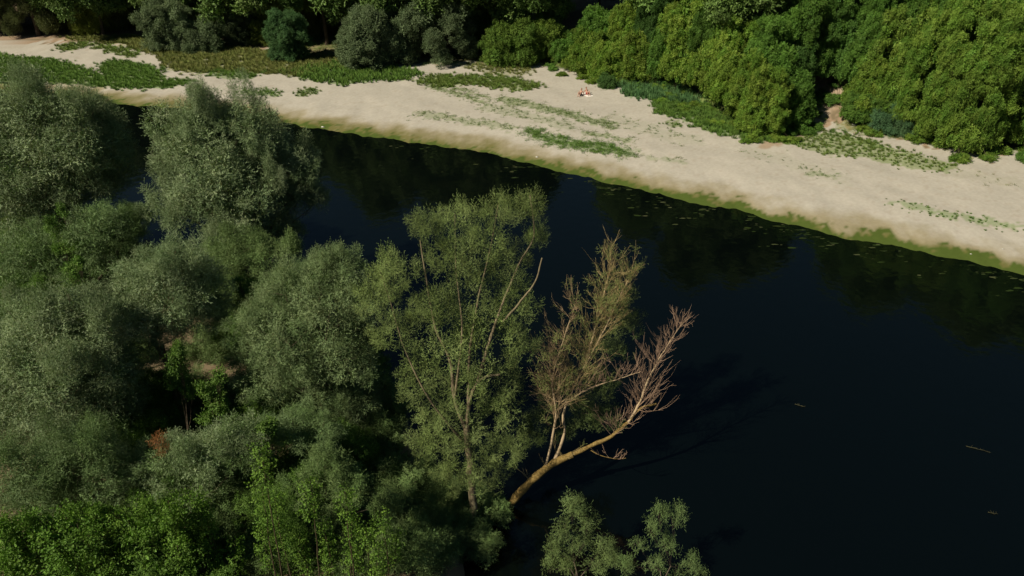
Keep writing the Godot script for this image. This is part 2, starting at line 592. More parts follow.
func make_ground() -> void:
	make_patches()
	var xs := PackedFloat32Array([-900, -500, -320, -220, -160, -125, -105, -92, -84])
	var x := -78.0
	while x < 62.0:
		xs.append(x)
		x += 0.3
	xs.append_array([63, 66, 72, 82, 100, 130, 180, 260, 400, 900])
	var zs := PackedFloat32Array([-1200, -700, -420, -300, -230, -190, -165, -148, -138])
	var z := -132.0
	while z < -112.0:
		zs.append(z)
		z += 1.2
	while z < -40.0:
		zs.append(z)
		z += 0.3
	while z < 10.0:
		zs.append(z)
		z += 0.6
	zs.append_array([16, 30, 60, 120, 300])
	var nx := xs.size()
	var nz := zs.size()
	var mottle := FastNoiseLite.new()
	mottle.seed = 21
	mottle.frequency = 0.9
	mottle.fractal_octaves = 3
	var v := PackedVector3Array()
	var col := PackedColorArray()
	v.resize(nx * nz)
	col.resize(nx * nz)
	var dry := Color(0.455, 0.433, 0.385)
	var damp := Color(0.31, 0.275, 0.185)
	var olive := Color(0.155, 0.15, 0.055)
	var algae := Color(0.078, 0.112, 0.024)
	var soil := Color(0.2, 0.16, 0.105)
	for ix in nx:
		var px := xs[ix]
		var zf := shore(px)
		var zb := table(back_x, back_v, px)
		var right := smoothstep(-5.0, 25.0, px)
		for iz in nz:
			var pz := zs[iz]
			v[iz * nx + ix] = Vector3(px, height(px, pz), pz)
			var d := (zf - pz) * 0.88
			var c := soil
			if d > -3.0:
				var w1 := edge.get_noise_2d(px * 0.7, pz * 0.7)
				var w2 := mottle.get_noise_2d(px, pz)
				c = dry * (1.0 + w2 * 0.035 + w1 * 0.07)
				if w2 > 0.38: c = c.lerp(Color(0.33, 0.28, 0.22), 0.3)
				var dd := d + w1 * 1.5 + w2 * 0.5
				c = c.lerp(damp, 1.0 - smoothstep(1.8, 4.4, dd))
				c = c.lerp(olive, (1.0 - smoothstep(0.9, lerpf(2.9, 2.2, right), dd)) * clampf(0.85 + w2 * 0.9, 0.3, 1.0))
				c = c.lerp(algae, 1.0 - smoothstep(0.0, 0.35, d + w1 * 1.6 + w2 * 1.5 - lerpf(0.35, 1.1, right)))
				var db := (zb - pz) * 0.88 + w1 * 2.0
				if db + w2 * 2.5 > 0.4: c = Color(0.34, 0.25, 0.18) * (1.0 + w2 * 0.15)
				if db + w2 * 4.0 + w1 * 3.0 > 2.6: c = soil * (1.0 + w2 * 0.3)
			col[iz * nx + ix] = c
	# weeds darken the sand they root in
	for a in patches:
		var i0 := maxi(0, xs.bsearch(a.lo.x) - 1)
		var i1 := mini(nx, xs.bsearch(a.hi.x) + 1)
		var j0 := maxi(0, zs.bsearch(a.lo.y) - 1)
		var j1 := mini(nz, zs.bsearch(a.hi.y) + 1)
		var under: Color = a.c1.lerp(a.c2, 0.5)
		for iz in range(j0, j1):
			for ix in range(i0, i1):
				if in_patch(a, Vector2(xs[ix], zs[iz])):
					var k := iz * nx + ix
					col[k] = col[k].lerp(under, a.soil * clampf(a.n / 10.0, 0.0, 1.0) * (0.8 + 0.3 * mottle.get_noise_2d(xs[ix] * 2, zs[iz] * 2)))
	# the trodden sand path climbing through the vines
	var path := []
	for a in [[765, 146], [790, 138], [812, 128], [822, 115], [828, 105], [836, 94], [842, 86]]:
		var p := on_ground(a[0], a[1])
		path.append(Vector2(p.x, p.z))
	for iz in nz:
		if zs[iz] < -110 or zs[iz] > -60: continue
		for ix in nx:
			if xs[ix] < 20 or xs[ix] > 50: continue
			var q := Vector2(xs[ix], zs[iz])
			var best := 1e9
			for k in path.size() - 1:
				best = minf(best, q.distance_to(Geometry2D.get_closest_point_to_segment(q, path[k], path[k + 1])))
			best += edge.get_noise_2d(q.x * 2, q.y * 2) * 0.5
			if best < 1.0:
				col[iz * nx + ix] = col[iz * nx + ix].lerp(Color(0.36, 0.285, 0.21), 1.0 - smoothstep(0.5, 1.0, best))
	var idx := PackedInt32Array()
	idx.resize((nx - 1) * (nz - 1) * 6)
	var w := 0
	for iz in nz - 1:
		for ix in nx - 1:
			var a := iz * nx + ix
			idx[w] = a; idx[w + 1] = a + 1; idx[w + 2] = a + nx
			idx[w + 3] = a + 1; idx[w + 4] = a + nx + 1; idx[w + 5] = a + nx
			w += 6
	var nrm := PackedVector3Array()
	nrm.resize(nx * nz)
	for iz in nz:
		for ix in nx:
			var l := v[iz * nx + maxi(ix - 1, 0)]
			var r := v[iz * nx + mini(ix + 1, nx - 1)]
			var u := v[maxi(iz - 1, 0) * nx + ix]
			var d := v[mini(iz + 1, nz - 1) * nx + ix]
			nrm[iz * nx + ix] = (d - u).cross(r - l).normalized()
	var arr := []
	arr.resize(Mesh.ARRAY_MAX)
	arr[Mesh.ARRAY_VERTEX] = v
	arr[Mesh.ARRAY_NORMAL] = nrm
	arr[Mesh.ARRAY_COLOR] = col
	arr[Mesh.ARRAY_INDEX] = idx
	var m := ArrayMesh.new()
	m.add_surface_from_arrays(Mesh.PRIMITIVE_TRIANGLES, arr)
	var o := part(self, "ground", m, M.ground)
	tag(o, "pale sandy river beach and banks with green algae along the waterline", "ground", "", "structure")

func make_water() -> void:
	var f := FastNoiseLite.new()
	f.seed = 77
	f.frequency = 0.02
	f.fractal_octaves = 4
	var im := f.get_seamless_image(256, 256)
	im.bump_map_to_normal_map(1.2)
	var m := mat(Color(0.0012, 0.0024, 0.0024), 0.06, 0.42)
	m.normal_enabled = true
	m.normal_texture = ImageTexture.create_from_image(im)
	m.normal_scale = 0.2
	m.uv1_triplanar = true
	m.uv1_world_triplanar = true
	m.uv1_scale = Vector3(0.13, 0.13, 0.13)
	var pm := PlaneMesh.new()
	pm.size = Vector2(900, 260)
	var o := part(self, "river_water", pm, m, Vector3(0, 0, -80))
	tag(o, "still dark river water mirroring trees and a little blue sky", "water", "", "structure")

func make_grass() -> void:
	for kind in ["tuft", "reed", "weed"]:
		var buf := PackedFloat32Array()
		var count := 0
		for a in patches:
			if a.kind != kind: continue
			var area: float = (a.hi.x - a.lo.x) * (a.hi.y - a.lo.y)
			for k in int(area * a.n):
				var p := Vector2(rnd(a.lo.x, a.hi.x), rnd(a.lo.y, a.hi.y))
				if not in_patch(a, p + Vector2(rng.randfn(0, 0.5), rng.randfn(0, 0.5))): continue
				if edge.get_noise_2d(p.x * 3.0, p.y * 3.0 + 40.0) < -0.12 and rng.randf() < 0.75: continue
				var s: float = a.s * rnd(0.6, 1.3)
				var t := rnd(0, TAU)
				var y: float = s * rnd(0.7, 1.2) * (0.55 if kind == "weed" else 1.0)
				var h := height(p.x, p.y) - 0.02
				var c: Color = a.c1.lerp(a.c2, rng.randf()) * rnd(0.8, 1.2)
				buf.append_array(PackedFloat32Array([cos(t) * s, 0, sin(t) * s, p.x, 0, y, 0, h, -sin(t) * s, 0, cos(t) * s, p.y, c.r, c.g, c.b, 1.0]))
				count += 1
		var called: String = {tuft = "grass", reed = "tall_grass", weed = "weeds"}[kind]
		var o := multi(self, called, S[kind], M.grass, buf, count)
		tag(o, {tuft = "green and olive grass growing in patches along the sandy beach", reed = "tall bluish green grass standing in dense beds behind the beach", weed = "low scattered weeds creeping in streaks over the sand"}[kind], "grass" if kind != "weed" else "weeds", "", "stuff")

# ---------------------------------------------------------------- far wood
func make_far_wood() -> void:
	var protos := []
	for v in 4:
		var h := rnd(15.0, 19.0)
		var lobes := ball_lobes(4.6, 4.8, h, 4.6, 16, 2.3)
		protos.append([lobes, h])
	# [pixel x, forward metres, height scale]
	var k := 0
	for row in [[6.0, 6.5, 0], [15.0, 8.0, 1], [27.0, 9.0, 2]]:
		var x: float = -100.0
		while x < 78.0:
			x += row[1] * rnd(0.75, 1.25)
			var z: float = table(back_x, back_v, x) - row[0] - lerpf(0.0, 9.0, smoothstep(0.0, 15.0, x)) + rnd(-2, 2)
			# gaps in the wood let the sky reach the water
			var az := rad_to_deg(atan2(x, -z))
			var gap := (az > 1.5 and az < 9.5) or (az > 23.5 and az < 30.0)
			if gap and row[2] == 0: continue
			var pr: Array = protos[k % 4]
			var o := thing("forest_tree", ["dark leafy tree at the shaded edge of the wood", "dark leafy tree deeper in the shaded wood", "dark leafy tree deeper in the shaded wood", "dark leafy tree deeper in the shaded wood"][row[2]], "tree", Vector3(x, height(x, z) - 0.05, z), "trees of the edge of the wood" if row[2] == 0 else "trees deeper in the wood")
			var s := rnd(1.0, 1.3) * (0.62 if gap else 1.0)
			var lobes := []
			for L in pr[0]:
				lobes.append([L[0] * s + ball() * 0.5, L[1] * s * rnd(0.85, 1.1), L[2] if L.size() > 2 else 1.0])
			skeleton(o, lobes, 0.24 * s, Color(0.13, 0.105, 0.08), 0.42, 2)
			var warm := rng.randf()
			foliage(o, "crown", lobes, "canopy", M.wood, Color(0.09, 0.175, 0.04).lerp(Color(0.125, 0.18, 0.05), warm), Color(0.12, 0.21, 0.05))
			k += 1

# ---------------------------------------------------------------- vine bank
func mound(called: String, label: String, cat: String, group: String, px: float, py: float, wpx: float, hpx: float, c1: Color, c2: Color, o := {}) -> Node3D:
	var p := on_ground(px, py)
	var dep := asin(-(p - Vector3(0, CAM_H, 0)).normalized().y)
	var w := metres(wpx, p) * 0.5
	var h := metres(hpx, p) / cos(dep)
	h = maxf(0.8, h - w * 0.6 * sin(dep))
	var t := thing(called, label, cat, Vector3(p.x, height(p.x, p.z - w * 0.5) - 0.05, p.z - w * 0.5), group)
	var n := int(clampf(h * w * 0.95, 9, 26))
	var lobes := ball_lobes(w, 0.1 * h, h * 0.88, w * 0.9, n, clampf(minf(w, h) * o.get("lump", 0.36), 0.35, 1.7))
	if h > 4.0 and o.get("leaf", "farvine") == "farvine":
		# vines hang in ragged folds from the limbs they have climbed
		lobes = [[Vector3(0, h * 0.45, 0), w * 0.55, 1.3]]
		for k in 9:
			var a := k * TAU / 9.0 + rnd(-0.25, 0.25)
			var top := h * rnd(0.62, 1.08)
			var out := w * rnd(0.55, 0.95)
			var rr := clampf(w * rnd(0.22, 0.36), 0.4, 1.0)
			var y := top - rr
			while y > 0.3:
				var spread := lerpf(0.55, 1.0, clampf((top - y) / 4.0, 0.0, 1.0))
				lobes.append([Vector3(cos(a) * out * spread, y, sin(a) * out * spread) + ball() * 0.3, rr * rnd(0.75, 1.2), 1.15])
				y -= rr * rnd(1.3, 1.9)
	# the rounded foot of the mound reaches the ground
	for k in 6:
		var a := k * 1.05 + rnd(-0.3, 0.3)
		lobes.append([Vector3(cos(a) * w * 0.75, 0.12 * h, sin(a) * w * 0.75), clampf(w * 0.35, 0.3, 1.3)])
	if o.get("leaf", "farvine") == "farvine":
		# runners spilling forward over the ground
		for k in 7:
			var q := Vector3(rnd(-1.2, 1.2) * w, 0, rnd(0.6, 1.35) * w)
			q.y = height(t.position.x + q.x, t.position.z + q.z) - t.position.y + 0.15
			lobes.append([q, rnd(0.4, 0.75), 0.55])
	skeleton(t, lobes, clampf(h * 0.02, 0.03, 0.18), Color(0.12, 0.10, 0.075), 0.3, 2)
	foliage(t, "foliage", lobes, o.get("leaf", "farvine"), M[o.get("mat", "vine")], c1 * o.get("tone", 1.0), c2 * o.get("tone", 1.0), o.get("tall", 1.5))
	return t

func make_vine_bank() -> void:
	var y1 := Color(0.14, 0.27, 0.038)
	var y2 := Color(0.23, 0.325, 0.052)
	var g1 := Color(0.095, 0.21, 0.036)
	var g2 := Color(0.14, 0.265, 0.048)
	var d1 := Color(0.06, 0.135, 0.03)
	var d2 := Color(0.08, 0.165, 0.038)
	var gl := "low vine mounds on the bank"
	var gm := "vine covered shrubs on the bank"
	var gt := "trees smothered in vines"
	for a in [
		[590, 74, 46, 36, 0], [612, 80, 44, 34, 0], [638, 82, 50, 42, 0], [664, 80, 44, 38, 1], [690, 86, 56, 36, 0], [716, 96, 56, 40, 0], [742, 112, 54, 46, 0], [762, 136, 40, 58, 0], [752, 124, 40, 40, 0], [786, 126, 46, 38, 1], [790, 132, 24, 18, 1],
		[572, 62, 40, 24, 1], [600, 58, 50, 36, 1], [628, 54, 50, 38, 0], [655, 62, 40, 48, 2], [682, 62, 56, 48, 0], [712, 70, 50, 46, 1], [738, 82, 54, 56, 0], [770, 100, 46, 62, 1], [792, 104, 32, 50, 2],
		[650, 40, 50, 44, 0], [690, 40, 60, 50, 1], [730, 55, 60, 62, 0], [765, 70, 54, 75, 2], [795, 84, 60, 90, 1], [826, 86, 44, 74, 2],
		[876, 118, 46, 50, 0], [890, 124, 40, 40, 1], [874, 98, 50, 70, 1], [898, 110, 56, 84, 0], [840, 76, 60, 90, 1], [880, 84, 64, 96, 1], [926, 136, 46, 96, 0], [962, 152, 56, 104, 0], [944, 120, 56, 100, 0], [920, 96, 60, 104, 1], [985, 122, 50, 110, 1], [1008, 146, 50, 96, 0], [965, 96, 70, 104, 0], [1040, 150, 60, 120, 1], [1012, 110, 70, 120, 1], [930, 70, 60, 90, 2], [1000, 80, 70, 110, 2], [1035, 110, 60, 120, 1], [1075, 150, 80, 130, 1], [1110, 160, 90, 140, 1]]:
		var c: Array = [[y1, y2], [g1, g2], [d1, d2]][a[4]]
		var big: bool = a[3] > 70
		var tone_word: String = ["yellow green", "mid green", "dark green"][a[4]]
		var spot := ""
		if a[0] < 630: spot = "near the sitting people"
		elif a[0] < 735: spot = "behind the tall bluish grass"
		elif a[0] < 815: spot = "before the climbing sand path"
		elif a[0] < 912: spot = "above the climbing sand path"
		else: spot = "past the bluish shrub by the path"
		var label := "%s %s %s" % [tone_word, "tree smothered in hanging vines" if big else ("low vine mound" if a[4] == 0 else "vine covered shrub"), spot]
		mound("vine_draped_tree" if big else ("vine_mound" if a[4] == 0 else "vine_shrub"), label, "tree" if big else "shrub", (gt if big else (gl if a[4] == 0 else gm)) + " " + spot, a[0], a[1], a[2], a[3], c[0].lerp(g1, 0.35 if big else 0.0), c[1].lerp(g2, 0.3 if big else 0.0), {tone = rnd(0.82, 1.18), tall = 1.25 if big else 1.15})

func make_far_shrubs() -> void:
	var w1 := Color(0.128, 0.183, 0.093)
	var w2 := Color(0.165, 0.223, 0.114)
	var o := {leaf = "far", mat = "willow", tall = 1.0, lump = 0.46}
	mound("willow_shrub", "large grey green willow shrub casting shade at the back of the beach", "shrub", "", 432, 64, 96, 60, w1, w2, o)
	mound("willow_shrub", "grey green willow shrub joined to the left side of a larger one", "shrub", "", 368, 69, 48, 50, w1, w2, o)
	mound("willow_shrub", "pale green upright shrub in the dry grass beside a rounded shrub", "shrub", "", 169, 52, 36, 40, w1, w2, o)
	mound("willow_shrub", "low rounded pale shrub in the dry grass", "shrub", "", 198, 53, 34, 24, w1, w2, o)
	mound("willow_shrub", "dense dark green oval shrub standing alone on the grass", "shrub", "", 288, 62, 34, 46, Color(0.068, 0.151, 0.057), Color(0.098, 0.191, 0.071), o)
	mound("willow_shrub", "small leafy shrub among dry grass near the wood", "shrub", "small shrubs before the wood", 238, 46, 26, 34, w1, w2, o)
	mound("willow_shrub", "small leafy shrub among dry grass near the wood", "shrub", "small shrubs before the wood", 222, 36, 30, 36, Color(0.165, 0.238, 0.043), Color(0.195, 0.270, 0.057), o)
	mound("willow_shrub", "small leafy shrub among dry grass near the wood", "shrub", "small shrubs before the wood", 262, 46, 24, 26, Color(0.165, 0.223, 0.043), Color(0.195, 0.254, 0.057), o)
	mound("willow_shrub", "round green bush on weedy ground beside the big willow shrub", "shrub", "", 512, 66, 50, 36, Color(0.105, 0.199, 0.036), Color(0.150, 0.238, 0.043), o)
	mound("willow_shrub", "green bush between the sand notch and the wood", "shrub", "", 545, 60, 40, 32, Color(0.120, 0.207, 0.036), Color(0.165, 0.246, 0.043), o)
	mound("willow_shrub", "dark green bush behind the big willow shrub", "shrub", "", 480, 46, 60, 44, Color(0.075, 0.151, 0.036), Color(0.098, 0.183, 0.043), o)
	mound("willow_shrub", "bluish green round shrub beside the sand path", "shrub", "", 889, 134, 26, 24, Color(0.068, 0.151, 0.071), Color(0.090, 0.183, 0.085), o)
	mound("willow_shrub", "small bluish shrub at the foot of the vine covered trees", "shrub", "", 908, 136, 20, 14, Color(0.075, 0.159, 0.071), Color(0.105, 0.191, 0.085), o)
	mound("willow_shrub", "green shrub right beside the climbing sand path", "shrub", "", 866, 124, 34, 28, Color(0.090, 0.191, 0.036), Color(0.135, 0.238, 0.043), o)
	mound("willow_shrub", "small dark shrub alone on the sand near the sitting people", "shrub", "", 608, 88, 14, 10, Color(0.075, 0.159, 0.043), Color(0.090, 0.175, 0.050), o)
	for a in [[92, 34, 34, 44], [30, 36, 70, 50], [120, 30, 30, 40], [275, 34, 40, 50], [320, 36, 30, 50], [205, 26, 30, 40]]:
		var yel: bool = a[0] in [92, 275, 205]
		mound("weeping_willow", "yellowish willow with hanging branches at the shaded wood" if yel else "dull olive willow overhanging the grass at the wood", "tree", "hanging willows before the wood", a[0], a[1], a[2], a[3], Color(0.180, 0.223, 0.043) if yel else Color(0.105, 0.135, 0.050), Color(0.210, 0.254, 0.057) if yel else Color(0.135, 0.159, 0.064), {leaf = "hang", mat = "willow"})

# ---------------------------------------------------------------- near bank
func willow(label: String, list: Array, forward: float, c1: Color, c2: Color, o := {}) -> void:
	var cx := 0.0
	var p0 := at_depth(list[0][0], list[0][1], forward)
	for a in list:
		cx += at_depth(a[0], a[1], forward).x
	var base := Vector3(lerpf(cx / list.size(), p0.x, 0.3) + o.get("shift", 0.0), 0, -forward + o.get("pull", 1.0))
	base.y = maxf(height(base.x, base.z), 0.0) - 0.1
	var t := thing(o.get("called", "willow_tree"), label, o.get("cat", "tree"), base)
	var lobes := pix_lobes(list, forward, base)
	# fill the crown's far side and its heart, as a crown is as deep as it is wide
	var extra := []
	for L in lobes:
		if L[1] > 0.9:
			extra.append([L[0] + Vector3(rnd(-0.4, 0.4), -L[1] * 0.5, -L[1] * rnd(0.7, 1.3)), L[1] * 0.85])
	# ragged plumes standing out of the crown
	if lobes.size() > 4:
		for L in lobes.slice(0, lobes.size()):
			for k in 2:
				if rng.randf() < 0.6:
					var d := Vector3(rnd(-0.8, 0.8), rnd(0.35, 1.0), rnd(-0.8, 0.8)).normalized()
					extra.append([L[0] + d * L[1] * rnd(0.85, 1.1), L[1] * rnd(0.28, 0.42), rnd(1.3, 1.9)])
	skeleton(t, lobes, o.get("trunk", 0.2), o.get("bark", Color(0.19, 0.16, 0.12)), o.get("fork", 0.4), 5, o.get("stems", 1))
	foliage(t, "crown", lobes + extra, o.get("leaf", "willow"), M[o.get("mat", "willow")], c1, c2)

func make_near_willows() -> void:
	var s1 := Color(0.195, 0.28, 0.135)
	var s2 := Color(0.3, 0.38, 0.215)
	var g1 := Color(0.145, 0.235, 0.08)
	var g2 := Color(0.205, 0.295, 0.115)
	willow("tall silvery willow on the near bank opposite the grass band", [[45, 116, 34], [12, 110, 32], [80, 126, 30], [60, 150, 38, -1], [20, 150, 36, -1], [95, 150, 24], [40, 190, 36, -1.5], [85, 185, 26, -1], [10, 200, 32, -1.5], [-30, 130, 40], [60, 220, 26, -2], [100, 108, 12, 1]], 44.0, s1, s2, {trunk = 0.32})
	willow("broad silvery willow overhanging the river in front of the beach", [[215, 118, 24], [188, 132, 30, -1], [245, 132, 32], [268, 160, 28], [215, 165, 36, -2], [168, 160, 22, -1], [288, 196, 24], [250, 198, 36, -2], [205, 208, 33, -3], [306, 188, 14], [302, 168, 18], [318, 200, 13], [172, 205, 24, -2], [235, 238, 30, -3], [278, 232, 22, -1]], 41.0, s1, s2, {trunk = 0.3})
	willow("shaded willow in the gap between the tall silvery willows", [[100, 228, 26], [112, 258, 24], [88, 290, 26], [60, 260, 26], [25, 262, 30], [10, 300, 28], [125, 235, 14]], 37.0, g1, s1, {trunk = 0.2})
	willow("green willow with a few yellow leaves below the overhanging willow", [[240, 252, 22], [265, 258, 20], [225, 272, 22], [290, 252, 9], [250, 290, 24], [228, 300, 18], [270, 288, 16]], 33.0, g1, g2, {trunk = 0.16})
	willow("slender silver willow with its thin forked stems showing", [[165, 264, 25], [140, 286, 26], [190, 282, 26], [165, 306, 34, -1], [122, 320, 20], [202, 316, 20], [160, 332, 22, -1]], 28.0, s1, s2, {trunk = 0.14, fork = 0.6, stems = 2, bark = Color(0.26, 0.2, 0.13)})
	willow("full rounded willow with silver top above dense undergrowth", [[70, 312, 28], [35, 335, 34], [100, 330, 27], [65, 360, 40, -1], [15, 388, 34, -1], [112, 368, 26], [60, 408, 38, -1.5], [102, 408, 28, -1], [22, 440, 30, -1], [-20, 360, 34]], 24.5, s1, s2, {trunk = 0.22})
	willow("dense rounded willow standing close beside the sparse tall willow", [[320, 276, 23], [350, 272, 20], [285, 292, 28], [330, 310, 38, -1], [370, 302, 18], [258, 322, 24], [290, 345, 38, -1], [340, 358, 36, -1], [248, 355, 24], [300, 393, 32, -1.5], [345, 402, 28, -1], [262, 388, 24, -1], [364, 340, 18]], 27.0, g1.lerp(s1, 0.5), g2.lerp(s2, 0.5), {trunk = 0.22})
	willow("low dull green willow shrub behind the bright leafy vines", [[40, 470, 33], [82, 455, 28], [18, 508, 28], [72, 502, 30], [112, 480, 22]], 20.0, g1, s1, {trunk = 0.1, called = "willow_shrub", cat = "shrub"})
	willow("grey green willow shrub rising from the middle of the vines", [[170, 465, 26], [210, 458, 28], [245, 452, 22], [150, 488, 22], [200, 488, 26]], 20.5, g1, s2, {trunk = 0.1, called = "willow_shrub", cat = "shrub"})
	willow("leafy willow shrub under the dense rounded willow", [[290, 432, 22], [322, 440, 22], [265, 440, 20], [308, 462, 18]], 22.0, g1, s1, {trunk = 0.1, called = "willow_shrub", cat = "shrub"})
	willow("willow bush standing among the upright vine spires", [[325, 470, 22], [350, 490, 18], [300, 495, 22], [275, 520, 22], [330, 510, 20], [310, 540, 22], [280, 555, 22], [345, 535, 16], [385, 505, 12], [250, 540, 18]], 19.5, g1, g2, {trunk = 0.06, stems = 2, called = "willow_shrub", cat = "shrub", leaf = "willow"})
	willow("leafy bush at the waterline below the leaning dead trunk", [[572, 508, 7], [590, 522, 8], [566, 530, 9], [603, 545, 7], [580, 548, 9], [556, 552, 8], [595, 566, 9], [570, 572, 9], [548, 570, 8], [612, 560, 6]], 19.6, g1.lerp(Color(0.208, 0.254, 0.076), 0.4), g2, {trunk = 0.025, stems = 4, fork = 0.25, called = "willow_shrub", cat = "shrub", leaf = "sprig"})
	willow("sparse grey green bush standing at the edge of open water", [[652, 528, 7], [676, 518, 7], [638, 545, 7], [692, 566, 7], [668, 548, 8], [652, 565, 8], [676, 572, 8], [628, 566, 6], [700, 574, 5], [660, 512, 4]], 19.3, g1, g2, {trunk = 0.025, stems = 4, fork = 0.25, called = "willow_shrub", cat = "shrub", leaf = "sprig"})
	for a in [[395, 470, 1.3], [420, 490, 1.1], [445, 500, 1.2], [470, 498, 1.1], [492, 508, 1.0], [405, 512, 1.2], [430, 530, 1.1], [455, 530, 1.0], [474, 540, 1.1], [412, 552, 1.2], [385, 540, 1.3], [380, 500, 1.3], [390, 430, 1.5], [375, 455, 1.5], [436, 560, 0.9], [225, 520, 1.6], [205, 535, 1.6], [240, 500, 1.6], [250, 530, 1.5], [310, 578, 1.5], [390, 578, 1.4], [350, 580, 1.5], [418, 572, 1.2], [230, 560, 1.6], [275, 585, 1.5]]:
		var p := at_height(a[0], a[1], 0.7)
		p.y = maxf(height(p.x, p.z), -0.1)
		var t := thing("undergrowth_shrub", "low leafy undergrowth around the foot of the sparse tall willow" if a[0] > 365 else "low leafy undergrowth between the upright vine spires", "shrub", p, "undergrowth at the foot of the tall willow" if a[0] > 365 else "undergrowth between the vine spires")
		var lobes := ball_lobes(0.8, 0.1, a[2], 0.8, 6, 0.5)
		skeleton(t, lobes, 0.03, Color(0.14, 0.11, 0.08), 0.3, 2)
		foliage(t, "foliage", lobes, "willow" if rng.randf() < 0.6 else "broad", M.willow, g1, g2)
	willow("withered bush with reddish brown leaves among the undergrowth", [[158, 441, 4], [165, 449, 3]], 20.3, Color(0.256, 0.102, 0.046), Color(0.320, 0.153, 0.061), {trunk = 0.03, called = "withered_bush", cat = "shrub", leaf = "sprig"})
	# vines in the gaps between crowns
	var v1 := Color(0.115, 0.22, 0.045)
	var v2 := Color(0.165, 0.275, 0.06)
	for a in [[60, 235, 14, 36.0], [75, 286, 15, 31.0], [243, 300, 12, 30.0], [180, 372, 14, 24.5], [215, 400, 16, 23.5], [262, 448, 16, 21.0]]:
		var p := at_depth(a[0], a[1], a[3])
		willow("bright green vine clump in a gap between willow crowns", [[a[0], a[1], a[2] * 0.7], [a[0] + rnd(-14, 14), a[1] + 12, a[2] * 0.6], [a[0] + rnd(-12, 12), a[1] - 10, a[2] * 0.45], [a[0] + rnd(-14, 14), a[1] + 20, a[2] * 0.5], [a[0] + rnd(-6, 6), a[1] - 20, a[2] * 0.3]], a[3], v1, v2, {trunk = 0.06, called = "climbing_vine", cat = "vine", leaf = "leafy", mat = "vine"})
		get_child(get_child_count() - 1).set_meta("group", "vine clumps between willow crowns")
	# younger growth closing the gaps under the crowns
	var fill := [[140, 400, 22, 23.0], [188, 392, 22, 24.0], [222, 425, 22, 22.5], [122, 432, 20, 21.5], [170, 425, 18, 22.0], [350, 445, 20, 22.5], [383, 428, 16, 24.0], [330, 455, 16, 21.5], [372, 385, 16, 26.0], [205, 345, 20, 27.0], [232, 395, 18, 24.0], [120, 390, 16, 24.0], [10, 340, 24, 27.0], [45, 290, 24, 31.0], [130, 215, 12, 40.0], [225, 330, 18, 29.0], [130, 350, 16, 26.0], [395, 405, 12, 25.0], [90, 255, 22, 34.0], [285, 475, 16, 20.0], [240, 480, 16, 19.6], [330, 500, 14, 19.6], [5, 240, 26, 38.0]]
	for a in fill:
		var r: float = a[2]
		a[3] = maxf(a[3], -at_height(a[0], a[1], 2.6).z)
		willow("young willow bush filling a dark gap under the bigger crowns", [[a[0], a[1], r], [a[0] - r * 0.8, a[1] + r * 0.6, r * 0.7], [a[0] + r * 0.8, a[1] + r * 0.5, r * 0.75], [a[0] + rnd(-5, 5), a[1] + r * 1.3, r * 0.9]], a[3], g1, g2, {trunk = 0.05, called = "willow_shrub", cat = "shrub", stems = 2})
		get_child(get_child_count() - 1).set_meta("group", "young willow bushes between the crowns")
	# undergrowth that hides the floor of the wood
	for k in 60:
		var x := rnd(-34, 2)
		var z := table(near_x, near_v, x) + rnd(1.5, 22.0)
		if z > -12.0 or (x > -8.0 and z > -26.0): continue
		var h := rnd(1.5, 3.6)
		var t := thing("undergrowth_shrub", "green broad leaved undergrowth shrub beneath the willows", "shrub", Vector3(x, height(x, z) - 0.05, z), "undergrowth beneath the willows")
		var lobes := ball_lobes(1.5, 0.2, h, 1.5, 7, 0.8)
		skeleton(t, lobes, 0.05, Color(0.12, 0.1, 0.07), 0.3, 2)
		foliage(t, "foliage", lobes, "broad", M.vine, Color(0.095, 0.19, 0.035), Color(0.13, 0.235, 0.045))

